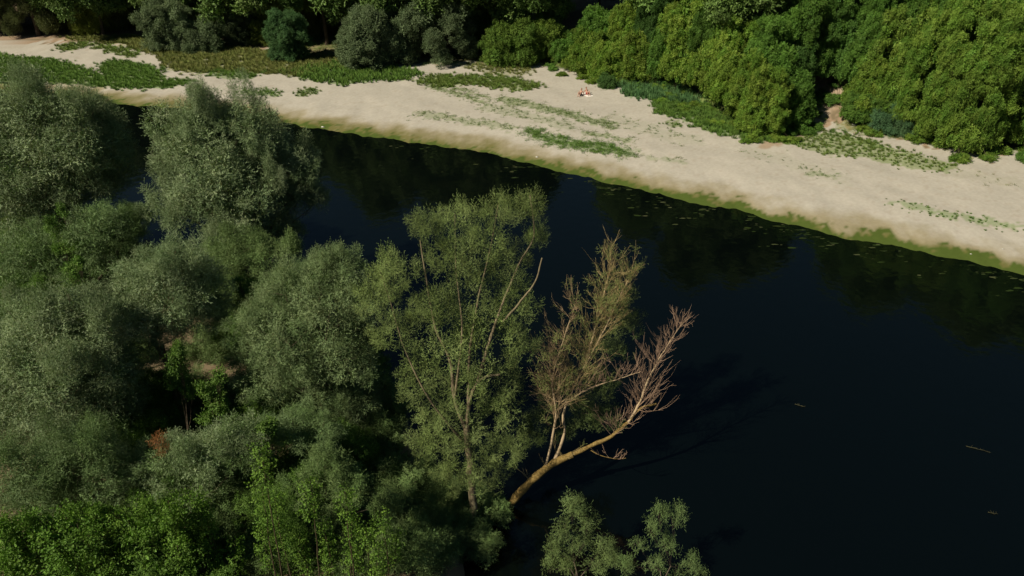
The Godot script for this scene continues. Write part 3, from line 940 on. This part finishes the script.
func make_main_willow() -> void:
	var c1 := Color(0.185, 0.262, 0.08)
	var c2 := Color(0.23, 0.305, 0.115)
	var base := Vector3(-1.6, 0, -21.0)
	base.y = height(base.x, base.z) - 0.1
	var t := thing("willow_tree", "sparse tall yellow green willow with several bare pale stems beside dark water", "tree", base)
	var f := 24.0
	var lobes := pix_lobes([[528, 212, 16, 3], [535, 240, 13, 3], [498, 218, 22, 2], [455, 225, 22, 2], [425, 232, 17, 1], [480, 255, 30, 1.5], [440, 262, 24, 1], [510, 268, 24, 2], [470, 295, 32, 1], [512, 308, 26, 1.5], [432, 310, 24, 0], [392, 275, 22, 0], [378, 298, 20, 0], [395, 335, 24, -0.5], [440, 345, 34, 0], [488, 345, 34, 0.5], [525, 345, 20, 1], [420, 385, 30, -0.5], [465, 390, 28, -0.5], [505, 390, 28, 0.5], [440, 430, 28, -1], [490, 430, 30, -0.5], [460, 462, 26, -1.5], [505, 455, 20, -1], [425, 450, 16, -1.5], [450, 486, 18, -2], [492, 480, 16, -1.5]], f, base)
	for L in lobes: L[1] *= rnd(0.92, 1.14)
	foliage(t, "crown", lobes, "feather", M.willow, c1, c2, 1.25)
	# the stems as the photograph shows them
	var limb := func(pts: Array, r0: float, r1: float, called: String) -> void:
		var w := []
		for a in pts:
			w.append(at_depth(a[0], a[1], a[2]) - base)
		var c := Curve3D.new()
		for k in w.size():
			var tan: Vector3 = (w[mini(k + 1, w.size() - 1)] - w[maxi(k - 1, 0)]) * 0.16
			c.add_point(w[k], -tan, tan)
		var n := w.size() * 4
		var q := []
		for k in n + 1:
			q.append(c.sample_baked(c.get_baked_length() * k / n) + ball() * r1 * 0.6)
		var g := Geo.new()
		g.tube(q, radii(r0, r1, n), 7, Color.WHITE)
		part(t, called, g.mesh(), M[bark_key(Color(0.33, 0.29, 0.19))])
	limb.call([[474, 548, 21.0], [472, 500, 22.0], [470, 455, 22.6], [466, 425, 23.0]], 0.21, 0.15, "trunk")
	limb.call([[466, 428, 23.0], [470, 400, 23.2], [480, 380, 23.4], [500, 374, 23.6]], 0.12, 0.05, "limb")
	limb.call([[466, 428, 23.0], [455, 400, 23.0], [450, 360, 23.4], [436, 330, 23.6], [428, 290, 24.2], [420, 240, 24.8]], 0.12, 0.025, "limb")
	limb.call([[478, 382, 23.4], [490, 340, 24.0], [504, 300, 24.8], [520, 262, 25.6], [534, 236, 26.4], [530, 195, 27.0]], 0.09, 0.02, "limb")
	limb.call([[468, 400, 23.2], [470, 350, 23.8], [478, 300, 24.6], [490, 250, 25.4], [498, 205, 26.2]], 0.08, 0.018, "limb")
	limb.call([[503, 322, 24.2], [520, 302, 24.3], [535, 282, 24.4], [542, 258, 24.6]], 0.05, 0.03, "limb")
	limb.call([[462, 440, 22.8], [430, 400, 22.6], [405, 350, 23.2], [390, 300, 23.8], [380, 272, 24.0]], 0.07, 0.015, "limb")
	limb.call([[455, 395, 23.0], [462, 330, 23.6], [456, 270, 24.8], [455, 212, 26.0]], 0.06, 0.015, "limb")

func make_dead_tree() -> void:
	var base := at_depth(510, 503, 23.2)
	base.y = maxf(height(base.x, base.z), -0.2)
	var t := thing("leaning_dead_tree", "half dead tree with lichen yellow trunk leaning over dark water, reddish bare twigs", "tree", base)
	var bark := Color(0.42, 0.29, 0.115)
	var pale := Color(0.40, 0.31, 0.2)
	M.lichen = mat(Color(0.42, 0.31, 0.125), 0.9, 0.2)
	M.lichen.albedo_texture = noise_image(128, 0.06, 4, Color(0.45, 0.42, 0.4), Color(1, 1, 0.95), 13)
	M.lichen.uv1_triplanar = true
	M.lichen.uv1_world_triplanar = true
	M.lichen.uv1_scale = Vector3(0.9, 0.9, 0.9)
	M.palewood = mat(pale, 0.85, 0.25)
	var curve := func(pts: Array) -> Curve3D:
		var w := []
		for a in pts:
			w.append(at_depth(a[0], a[1], a[2]) - base)
		var c := Curve3D.new()
		for k in w.size():
			var tn: Vector3 = (w[mini(k + 1, w.size() - 1)] - w[maxi(k - 1, 0)]) * 0.16
			c.add_point(w[k], -tn, tn)
		return c
	var sweep := func(pts: Array, r0: float, r1: float, called: String, m: Material) -> Curve3D:
		var c: Curve3D = curve.call(pts)
		var n := pts.size() * 4
		var q := []
		for k in n + 1:
			q.append(c.sample_baked(c.get_baked_length() * k / n) + ball() * minf(r0, 0.05) * 0.4)
		var g := Geo.new()
		var rs := radii(r0, r1, n)
		for k in n: rs[k] *= rnd(0.84, 1.16)
		g.tube(q, rs, 9, Color.WHITE)
		part(t, called, g.mesh(), m)
		return c
	var c0: Curve3D = sweep.call([[492, 524, 22.6], [506, 508, 23.0], [530, 482, 23.4], [553, 463, 23.8], [572, 455, 24.0]], 0.23, 0.17, "trunk", M.lichen)
	var c1: Curve3D = sweep.call([[570, 456, 24.0], [592, 445, 24.2], [610, 437, 24.4], [626, 424, 24.6], [640, 409, 24.9], [656, 404, 25.1]], 0.125, 0.05, "limb", M.lichen)
	var c2: Curve3D = sweep.call([[552, 464, 23.8], [560, 448, 24.1], [565, 430, 24.4], [563, 418, 24.6], [568, 398, 25.0], [582, 372, 25.4], [592, 340, 25.8], [602, 300, 26.3], [612, 262, 26.8]], 0.09, 0.012, "limb", M.palewood)
	var c3: Curve3D = sweep.call([[628, 423, 24.6], [640, 402, 25.0], [648, 380, 25.3], [660, 358, 25.6], [672, 338, 25.9], [684, 322, 26.1]], 0.07, 0.015, "limb", M.palewood)
	var c4: Curve3D = sweep.call([[545, 468, 23.7], [552, 440, 24.0], [556, 410, 24.3], [552, 380, 24.6], [562, 345, 25.1], [575, 305, 25.6]], 0.07, 0.012, "limb", M.palewood)
	var c5: Curve3D = sweep.call([[566, 402, 24.9], [590, 388, 24.9], [615, 380, 25.0], [640, 372, 25.1]], 0.05, 0.012, "limb", M.palewood)
	var c6: Curve3D = sweep.call([[584, 368, 25.4], [604, 330, 25.8], [622, 292, 26.2], [632, 272, 26.5]], 0.05, 0.012, "limb", M.palewood)
	var c7: Curve3D = sweep.call([[590, 450, 24.2], [602, 456, 23.9], [618, 459, 23.7], [626, 458, 23.6]], 0.02, 0.008, "limb", M.lichen)
	# fine bare twigs
	var g := Geo.new()
	var buf := PackedFloat32Array()
	var count := 0
	var red := Color(0.36, 0.25, 0.18)
	var tan_ := Color(0.38, 0.3, 0.15)
	# [limb, boughs, from where along it, length, colour, share in leaf, sideways drift]
	for spec in [[c2, 115, 0.3, 2.2, tan_, 0.55, 0.0], [c4, 90, 0.25, 2.0, tan_.lerp(red, 0.5), 0.3, -0.1], [c6, 50, 0.2, 1.9, tan_, 0.7, 0.0], [c3, 58, 0.05, 1.9, red, 0.0, 0.0], [c1, 22, 0.45, 2.1, red, 0.0, -0.15], [c5, 26, 0.2, 1.7, red, 0.1, 0.0], [c0, 8, 0.5, 1.6, tan_, 0.2, 0.0], [c7, 6, 0.1, 0.7, red, 0.0, 0.0]]:
		var c: Curve3D = spec[0]
		var L := c.get_baked_length()
		for k in spec[1]:
			var f := lerpf(spec[2], 1.0, rng.randf())
			var o := c.sample_baked(L * f)
			var d := (Vector3.UP * rnd(0.35, 1.1) + Vector3(rnd(-0.85, 0.85) + spec[6], 0, rnd(-0.8, 0.8))).normalized()
			var len_: float = spec[3] * rnd(0.4, 1.15) * lerpf(1.1, 0.5, f)
			var pts := [o]
			for j in 6:
				d = (d + ball() * 0.2 + Vector3.UP * 0.08).normalized()
				pts.append(pts[-1] + d * len_ / 6.0)
			g.tube(pts, [0.012, 0.01, 0.008, 0.007, 0.005, 0.004, 0.003], 3, spec[4] * rnd(0.7, 1.3))
			for j in 5:
				var at: int = 1 + rng.randi() % 5
				var o2: Vector3 = pts[at]
				var d2: Vector3 = ((pts[at] - pts[at - 1]).normalized() + ball() * 0.65).normalized()
				var l2 := len_ * rnd(0.25, 0.6)
				var m2 := o2 + d2 * l2 * 0.5 + ball() * 0.05
				var e2 := o2 + (d2 + Vector3.UP * 0.25) * l2
				g.tube([o2, m2, e2], [0.007, 0.006, 0.003], 3, spec[4] * rnd(0.7, 1.4), false)
				if rng.randf() < 0.8:
					var d3 := (d2 + ball() * 0.6 + Vector3.UP * 0.2).normalized()
					var o3 := m2.lerp(e2, rng.randf())
					g.tube([o3, o3 + d3 * l2 * rnd(0.3, 0.6)], [0.005, 0.003], 3, spec[4] * rnd(0.8, 1.4), false)
				if rng.randf() < spec[5] * 0.5:
					var y := (d2 + ball() * 0.3).normalized()
					var x := y.cross(ball()).normalized()
					var z := x.cross(y)
					var s := rnd(0.25, 0.5)
					x *= s; y *= s; z *= s
					var p := o2 + d2 * l2 * 0.4
					var q := Color(0.195, 0.23, 0.08) * rnd(0.8, 1.2)
					buf.append_array(PackedFloat32Array([x.x, y.x, z.x, p.x, x.y, y.y, z.y, p.y, x.z, y.z, z.z, p.z, q.r, q.g, q.b, 1.0]))
					count += 1
	var tw := part(t, "twigs", g.mesh(), M.twig)
	tw.set_meta("kind", "stuff")
	multi(t, "leaves", S.twig_feather, M.willow, buf, count)
	# the green growth behind the bare stems
	var lobes := pix_lobes([[620, 300, 13, 2.5], [628, 325, 15, 2.5], [612, 350, 16, 2.5], [600, 385, 18, 2], [585, 415, 18, 1.5], [560, 430, 14, 1.2], [540, 420, 16, 1], [530, 440, 15, 0.5], [605, 420, 14, 1.5], [550, 390, 12, 1]], 24.5, base)
	foliage(t, "leaves", lobes, "feather", M.willow, Color(0.128, 0.191, 0.064), Color(0.180, 0.231, 0.085), 1.2)

func make_near_vines() -> void:
	var v1 := Color(0.10, 0.205, 0.032)
	var v2 := Color(0.165, 0.29, 0.045)
	var o := {trunk = 0.07, called = "climbing_vine", cat = "vine", leaf = "broad", mat = "vine", lift = 0.6}
	o.leaf = "leafy"
	willow("leafy vine mass over low shrubs below the dull green willow shrub", [[25, 535, 20], [60, 540, 22], [95, 535, 20], [40, 560, 22], [80, 568, 20], [10, 565, 22], [115, 560, 20]], 17.0, v1, v1.lerp(v2, 0.5), o)
	willow("leafy vine mound beside the grey green willow shrub", [[150, 530, 18], [178, 525, 17], [150, 555, 20], [178, 562, 20], [135, 572, 20], [195, 550, 14]], 17.2, v1, v1.lerp(v2, 0.5), o)
	# upright leafy spires: [pixel x of the tip, pixel y, height in pixels]
	var spots := [[261, 445, 36], [262, 488, 44], [275, 498, 50], [262, 530, 44], [310, 480, 40], [322, 525, 34], [285, 548, 34], [300, 535, 30], [305, 556, 30], [352, 522, 52], [378, 542, 44], [396, 535, 34], [380, 515, 18], [366, 530, 20], [345, 492, 24], [235, 540, 34], [215, 552, 30], [330, 552, 30]]
	for k in 40:
		var px := 4.0 + k * 5.0
		spots.append([px + rnd(-4, 4), lerpf(520, 488, smoothstep(40, 180, px)) + rnd(-6, 50), rnd(26, 50)])
	for a in spots:
		var p := at_depth(a[0], a[1], 17.7 + rnd(-0.6, 0.3))
		var t := thing("vine_spire", "upright spire of bright green vine leaves beside the dark water" if a[0] > 205 else "upright shoot of bright green leaves rising from the vine mass", "vine", Vector3(p.x, height(p.x, p.z) - 0.1, p.z), "upright vine spires" if a[0] > 205 else "leafy shoots of the vine mass")
		var long := metres(a[2], p) * 1.35
		var e := Vector3(0, p.y - t.position.y, 0)
		var lean := Vector3(rnd(-0.3, 0.05), 0, rnd(-0.1, 0.3))
		var g := Geo.new()
		g.tube(bezier(lean * 2.0, e * 0.5 + lean + Vector3(rnd(-0.2, 0.2), 0, rnd(-0.2, 0.2)), e, 8, 0.04), radii(0.04, 0.012, 8), 5, Color.WHITE)
		part(t, "stem", g.mesh(), M[bark_key(Color(0.15, 0.13, 0.08))])
		var buf := PackedFloat32Array()
		var n := int(long * 26.0) + 6
		for k in n:
			var f := float(k) / n
			var an := k * 2.4 + rnd(-0.4, 0.4)
			var d := Vector3(cos(an), rnd(0.1, 0.9), sin(an)).normalized()
			var q := e + lean * f + Vector3(0, -f * long, 0) + d * lerpf(0.02, 0.14, sqrt(f)) * rnd(0.3, 1.2)
			var x := d.cross(ball()).normalized()
			var s := rnd(0.26, 0.48)
			var z := x.cross(d) * s
			x *= s
			d *= s
			var c := v1.lerp(v2, rng.randf()) * rnd(0.8, 1.2)
			buf.append_array(PackedFloat32Array([x.x, d.x, z.x, q.x, x.y, d.y, z.y, q.y, x.z, d.z, z.z, q.z, c.r, c.g, c.b, 1.0]))
		multi(t, "leaves", S.twig_leafy, M.vine, buf, n)

# ---------------------------------------------------------------- small things
func make_small_things() -> void:
	# fallen trunk on the bank
	for a in [[[566, 65], [589, 43], 0.16, "pale fallen trunk lying up the bank through the green weeds"]]:
		var p := on_ground(a[0][0], a[0][1])
		var q := at_depth(a[1][0], a[1][1], -p.z + 1.2)
		var g := Geo.new()
		var e := q - p
		g.tube(bezier(Vector3(0, 0.1, 0), e * 0.5 + Vector3(0.2, 0.25, 0), e, 8, 0.05), radii(a[2], a[2] * 0.5, 8), 8, Color.WHITE)
		g.tube([e * 0.6 + Vector3(0, 0.2, 0), e * 0.7 + Vector3(0.5, 0.8, 0.2)], [0.06, 0.03], 6, Color.WHITE)
		var t := thing("fallen_trunk", a[3], "log", p)
		part(t, "trunk", g.mesh(), M[bark_key(Color(0.42, 0.36, 0.27))])
	# driftwood and dark scraps on the sand and the water
	for a in [[966, 446, 990, 452, "pale twiggy branch floating on the open dark water"], [795, 404, 805, 407, "small floating twig on the dark water off the beach"], [988, 512, 998, 514, "small dull floating stick low in the dark water"]]:
		var p := at_height(a[0], a[1], 0.02)
		var q := at_height(a[2], a[3], 0.02)
		var g := Geo.new()
		var e := q - p
		g.tube(bezier(Vector3.ZERO, e * 0.5 + Vector3(0, 0.05, 0.08), e, 6, 0.01), radii(0.022, 0.008, 6), 6, Color.WHITE)
		for k in 6:
			var o := e * rnd(0.15, 0.9)
			g.tube([o, o + e * rnd(-0.1, 0.25) + Vector3(0, rnd(0, 0.06), rnd(-0.16, 0.16))], [0.012, 0.005], 4, Color.WHITE)
		var t := thing("floating_branch", a[4], "branch", p)
		part(t, "branch", g.mesh(), M[bark_key(Color(0.08, 0.085, 0.05))])
	# scraps of pale litter
	for a in [[537, 157, 0.14, "white scrap of litter on the wet sand beside the algae"], [323, 127, 0.18, "pale flat scrap at the waterline of the bare beach"], [95, 38, 0.35, "white scrap lying on bare soil near the shaded wood"], [1003, 249, 0.08, "white scrap on damp sand near the green shore"], [971, 254, 0.07, "small pale scrap beside the algae fringe"], [855, 125, 0.3, "pale scrap lying in the grass at the foot of the bank"]]:
		var p := on_ground(a[0], a[1])
		var t := thing("litter_scrap", a[3], "litter", p)
		var g := Geo.new()
		var n := 9
		var r: float = a[2]
		for ring in 3:
			for k in n:
				var an := TAU * k / n
				var rr: float = r * [1.0, 0.72, 0.25][ring] * rnd(0.75, 1.2)
				g.v.append(Vector3(cos(an) * rr * 1.3, r * [0.0, 0.32, 0.5][ring] * rnd(0.7, 1.3), sin(an) * rr * 0.8))
				g.n.append(Vector3(cos(an), 0.8, sin(an)).normalized())
				g.c.append(Color.WHITE)
		for ring in 2:
			for k in n:
				var b := ring * n + k
				var d := ring * n + (k + 1) % n
				g.i.append_array(PackedInt32Array([b, d, b + n, d, d + n, b + n]))
		for k in range(1, n - 1):
			g.i.append_array(PackedInt32Array([2 * n, 2 * n + k, 2 * n + k + 1]))
		part(t, "crumpled_sheet", g.mesh(), mat(Color(0.5, 0.49, 0.45), 0.6, 0.4))
	# weed mats on the water off the beach
	var g := Geo.new()
	for a in [[345, 520, 139, 158, 0.12, 40], [500, 620, 160, 195, 0.2, 80], [590, 880, 186, 248, 0.235, 300], [860, 1030, 252, 290, 0.2, 80], [660, 700, 205, 225, 0.2, 20]]:
		for k in a[5]:
			var f := pow(rng.randf(), 1.5)
			var px: float = lerpf(a[0], a[1], rng.randf())
			var zf := 0.0
			var p := at_height(px, 300, 0.0)
			# step out from the shore along the line of sight
			var lo := 90.0
			for s in 30:
				p = at_height(px, lo, 0.0)
				if p.z > table(far_x, far_v, p.x): break
				lo += 7.0
			p = at_height(px, lo + f * f * 24.0, 0.0)
			if p.z < shore(p.x) + 0.3: continue
			if edge.get_noise_2d(p.x * 0.8, p.z * 0.8) < -0.02: continue
			var r := rnd(0.03, 0.15) * rnd(0.4, 1.3)
			var at := g.v.size()
			var n := 9
			var col := Color(0.02, 0.035, 0.009).lerp(Color(0.085, 0.095, 0.045), pow(rng.randf(), 4.0))
			g.v.append(Vector3(p.x, 0.018, p.z)); g.n.append(Vector3.UP); g.c.append(col)
			for j in n:
				var an := TAU * j / n
				var rr := r * rnd(0.6, 1.25)
				g.v.append(Vector3(p.x + cos(an) * rr * 2.4, 0.008, p.z + sin(an) * rr * 0.8)); g.n.append(Vector3.UP); g.c.append(col)
			for j in n:
				g.i.append_array(PackedInt32Array([at, at + 1 + j, at + 1 + (j + 1) % n]))
	var wm := part(self, "floating_weed", g.mesh(), M.twig)
	tag(wm, "olive floating weed and leaf scraps on the water off the beach", "water weed", "", "stuff")

# ---------------------------------------------------------------- people
func field(bones: Array, p: Vector3) -> float:
	var d := 1e9
	for b in bones:
		var a: Vector3 = b[0]
		var ab: Vector3 = b[1] - a
		var t := clampf((p - a).dot(ab) / maxf(ab.length_squared(), 1e-6), 0.0, 1.0)
		var q := (p - a - ab * t).length() - lerpf(b[2], b[3], t)
		var k := 0.03
		var h := clampf(0.5 + 0.5 * (q - d) / k, 0.0, 1.0)
		d = lerpf(q, d, h) - k * h * (1.0 - h) if d < 1e8 else q
	return d

func nets(g: Geo, bones: Array, cell: float, col: Color) -> void:
	var lo := Vector3.ONE * 1e9
	var hi := -lo
	for b in bones:
		for e in 2:
			var r: float = b[2 + e] + cell * 2.0
			lo = lo.min(b[e] - Vector3.ONE * r)
			hi = hi.max(b[e] + Vector3.ONE * r)
	var nx := int((hi.x - lo.x) / cell) + 1
	var ny := int((hi.y - lo.y) / cell) + 1
	var nz := int((hi.z - lo.z) / cell) + 1
	var f := PackedFloat32Array()
	f.resize(nx * ny * nz)
	for z in nz:
		for y in ny:
			for x in nx:
				f[(z * ny + y) * nx + x] = field(bones, lo + Vector3(x, y, z) * cell)
	var ids := {}
	for z in nz - 1:
		for y in ny - 1:
			for x in nx - 1:
				var sum := Vector3.ZERO
				var cnt := 0
				for ax in [[0, 0, 0, 1, 0, 0], [0, 1, 0, 1, 1, 0], [0, 0, 1, 1, 0, 1], [0, 1, 1, 1, 1, 1], [0, 0, 0, 0, 1, 0], [1, 0, 0, 1, 1, 0], [0, 0, 1, 0, 1, 1], [1, 0, 1, 1, 1, 1], [0, 0, 0, 0, 0, 1], [1, 0, 0, 1, 0, 1], [0, 1, 0, 0, 1, 1], [1, 1, 0, 1, 1, 1]]:
					var u := f[((z + ax[2]) * ny + y + ax[1]) * nx + x + ax[0]]
					var w := f[((z + ax[5]) * ny + y + ax[4]) * nx + x + ax[3]]
					if (u < 0.0) != (w < 0.0):
						var t := u / (u - w)
						sum += Vector3(x + lerpf(ax[0], ax[3], t), y + lerpf(ax[1], ax[4], t), z + lerpf(ax[2], ax[5], t))
						cnt += 1
				if cnt:
					var p := lo + sum / cnt * cell
					ids[(z * ny + y) * nx + x] = g.v.size()
					g.v.append(p)
					var e := cell * 0.5
					g.n.append(Vector3(field(bones, p + Vector3(e, 0, 0)) - field(bones, p - Vector3(e, 0, 0)), field(bones, p + Vector3(0, e, 0)) - field(bones, p - Vector3(0, e, 0)), field(bones, p + Vector3(0, 0, e)) - field(bones, p - Vector3(0, 0, e))).normalized())
					g.c.append(col)
	var st := [1, nx, nx * ny]
	for key in ids:
		var x: int = key % nx
		var y: int = (key / nx) % ny
		var z: int = key / (nx * ny)
		for ax in 3:
			var u: int = st[(ax + 1) % 3]
			var w: int = st[(ax + 2) % 3]
			if [y, z, x][ax] < 1 or [z, x, y][ax] < 1: continue
			var f0 := f[key]
			var f1 := f[key + st[ax]]
			if (f0 < 0.0) == (f1 < 0.0): continue
			if not (ids.has(key - u) and ids.has(key - w) and ids.has(key - u - w)): continue
			var a: int = ids[key]
			var b: int = ids[key - u]
			var c: int = ids[key - u - w]
			var d: int = ids[key - w]
			if f0 < 0.0:
				g.i.append_array(PackedInt32Array([a, c, b, a, d, c]))
			else:
				g.i.append_array(PackedInt32Array([a, b, c, a, c, d]))

func person(where: Vector3, turn: float, label: String, wear: Color, hair: Color, lean: float) -> void:
	var t := thing("person", label, "person", where, "")
	t.rotation.y = turn
	# sits on the sand facing +z, knees raised, leaning back on the hands
	var hip := Vector3(0, 0.12, 0)
	var chest := Vector3(0, 0.42, -0.16 - lean)
	var neck := Vector3(0, 0.58, -0.22 - lean)
	var head := Vector3(0, 0.76, -0.21 - lean)
	var b := [[hip, chest, 0.145, 0.15], [chest + Vector3(-0.12, 0.08, 0), chest + Vector3(0.12, 0.08, 0), 0.085, 0.085], [neck, head, 0.06, 0.055], [head + Vector3(0, 0.03, 0), head + Vector3(0, -0.06, 0.03), 0.1, 0.07], [head + Vector3(0, -0.01, 0.1), head + Vector3(0, -0.03, 0.115), 0.018, 0.016]]
	for s in [-1.0, 1.0]:
		var kn := Vector3(0.13 * s, 0.5, 0.36)
		var an := Vector3(0.12 * s, 0.08, 0.58)
		b.append([hip + Vector3(0.09 * s, 0, 0), kn, 0.095, 0.06])
		b.append([kn, an, 0.06, 0.04])
		b.append([an, an + Vector3(0.02 * s, -0.04, 0.17), 0.04, 0.03])
		var sh := chest + Vector3(0.19 * s, 0.09, 0)
		var el := Vector3(0.26 * s, 0.27, -0.36 - lean)
		var wr := Vector3(0.27 * s, 0.06, -0.46 - lean)
		b.append([sh, el, 0.052, 0.042])
		b.append([el, wr, 0.042, 0.03])
		b.append([wr, wr + Vector3(0, -0.03, -0.08), 0.03, 0.03])
	var g := Geo.new()
	nets(g, b, 0.035, Color.WHITE)
	for s in [-1.0, 1.0]:
		var palm := Vector3(0.27 * s, 0.03, -0.54 - lean)
		for k in 4:
			var o := palm + Vector3((k - 1.5) * 0.018, 0, 0)
			g.tube([o, o + Vector3((k - 1.5) * 0.008, 0.004, -0.05), o + Vector3((k - 1.5) * 0.012, -0.012, [-0.08, -0.095, -0.088, -0.07][k])], [0.009, 0.009, 0.007], 5, Color.WHITE)
		g.tube([palm + Vector3(-0.025 * s, 0, 0.04), palm + Vector3(-0.055 * s, 0, 0), palm + Vector3(-0.06 * s, -0.01, -0.03)], [0.011, 0.01, 0.008], 5, Color.WHITE)
	part(t, "body", g.mesh(), mat(Color(0.47, 0.27, 0.2), 0.6, 0.4))
	var w := Geo.new()
	nets(w, [[hip + Vector3(0, -0.01, 0), hip + Vector3(0, 0.1, -0.05), 0.158, 0.152], [hip + Vector3(0.09, 0, 0), Vector3(0.115, 0.28, 0.17), 0.108, 0.092], [hip + Vector3(-0.09, 0, 0), Vector3(-0.115, 0.28, 0.17), 0.108, 0.092]], 0.035, Color.WHITE)
	part(t, "swim_shorts", w.mesh(), mat(wear, 0.8, 0.3))
	var hr := Geo.new()
	nets(hr, [[head + Vector3(0, 0.05, -0.02), head + Vector3(0, -0.03, -0.05), 0.1, 0.085]], 0.03, Color.WHITE)
	part(t, "hair", hr.mesh(), mat(hair, 0.7, 0.3))

func make_people() -> void:
	var a := on_ground(580.5, 95.5)
	var b := on_ground(587, 94.5)
	person(a + Vector3(0, -0.01, 0), -0.5, "person with short dark hair and dark swim shorts sitting on the sand, knees raised", Color(0.03, 0.03, 0.05), Color(0.03, 0.02, 0.015), 0.0)
	person(b + Vector3(0, -0.01, 0), 0.35, "person in red swimwear leaning back on both hands on a white towel", Color(0.4, 0.07, 0.06), Color(0.09, 0.05, 0.025), 0.08)
	var t := thing("beach_towel", "white beach towel spread on the sand under the sitting person", "towel", b + Vector3(0, 0.0, 0))
	var g := Geo.new()
	var n := 8
	for iz in n + 1:
		for ix in n + 1:
			var x := (float(ix) / n - 0.5) * 0.9
			var z := (float(iz) / n - 0.5) * 1.9
			var p := Vector3(x, 0, z).rotated(Vector3.UP, 0.35)
			g.v.append(Vector3(p.x, height(b.x + p.x, b.z + p.z) - b.y + 0.012 + rnd(0, 0.012), p.z))
			g.n.append(Vector3.UP)
			g.c.append(Color.WHITE)
	for iz in n:
		for ix in n:
			var k := iz * (n + 1) + ix
			g.i.append_array(PackedInt32Array([k, k + 1, k + n + 1, k + 1, k + n + 2, k + n + 1]))
	part(t, "cloth", g.mesh(), mat(Color(0.75, 0.73, 0.7), 0.95, 0.2))
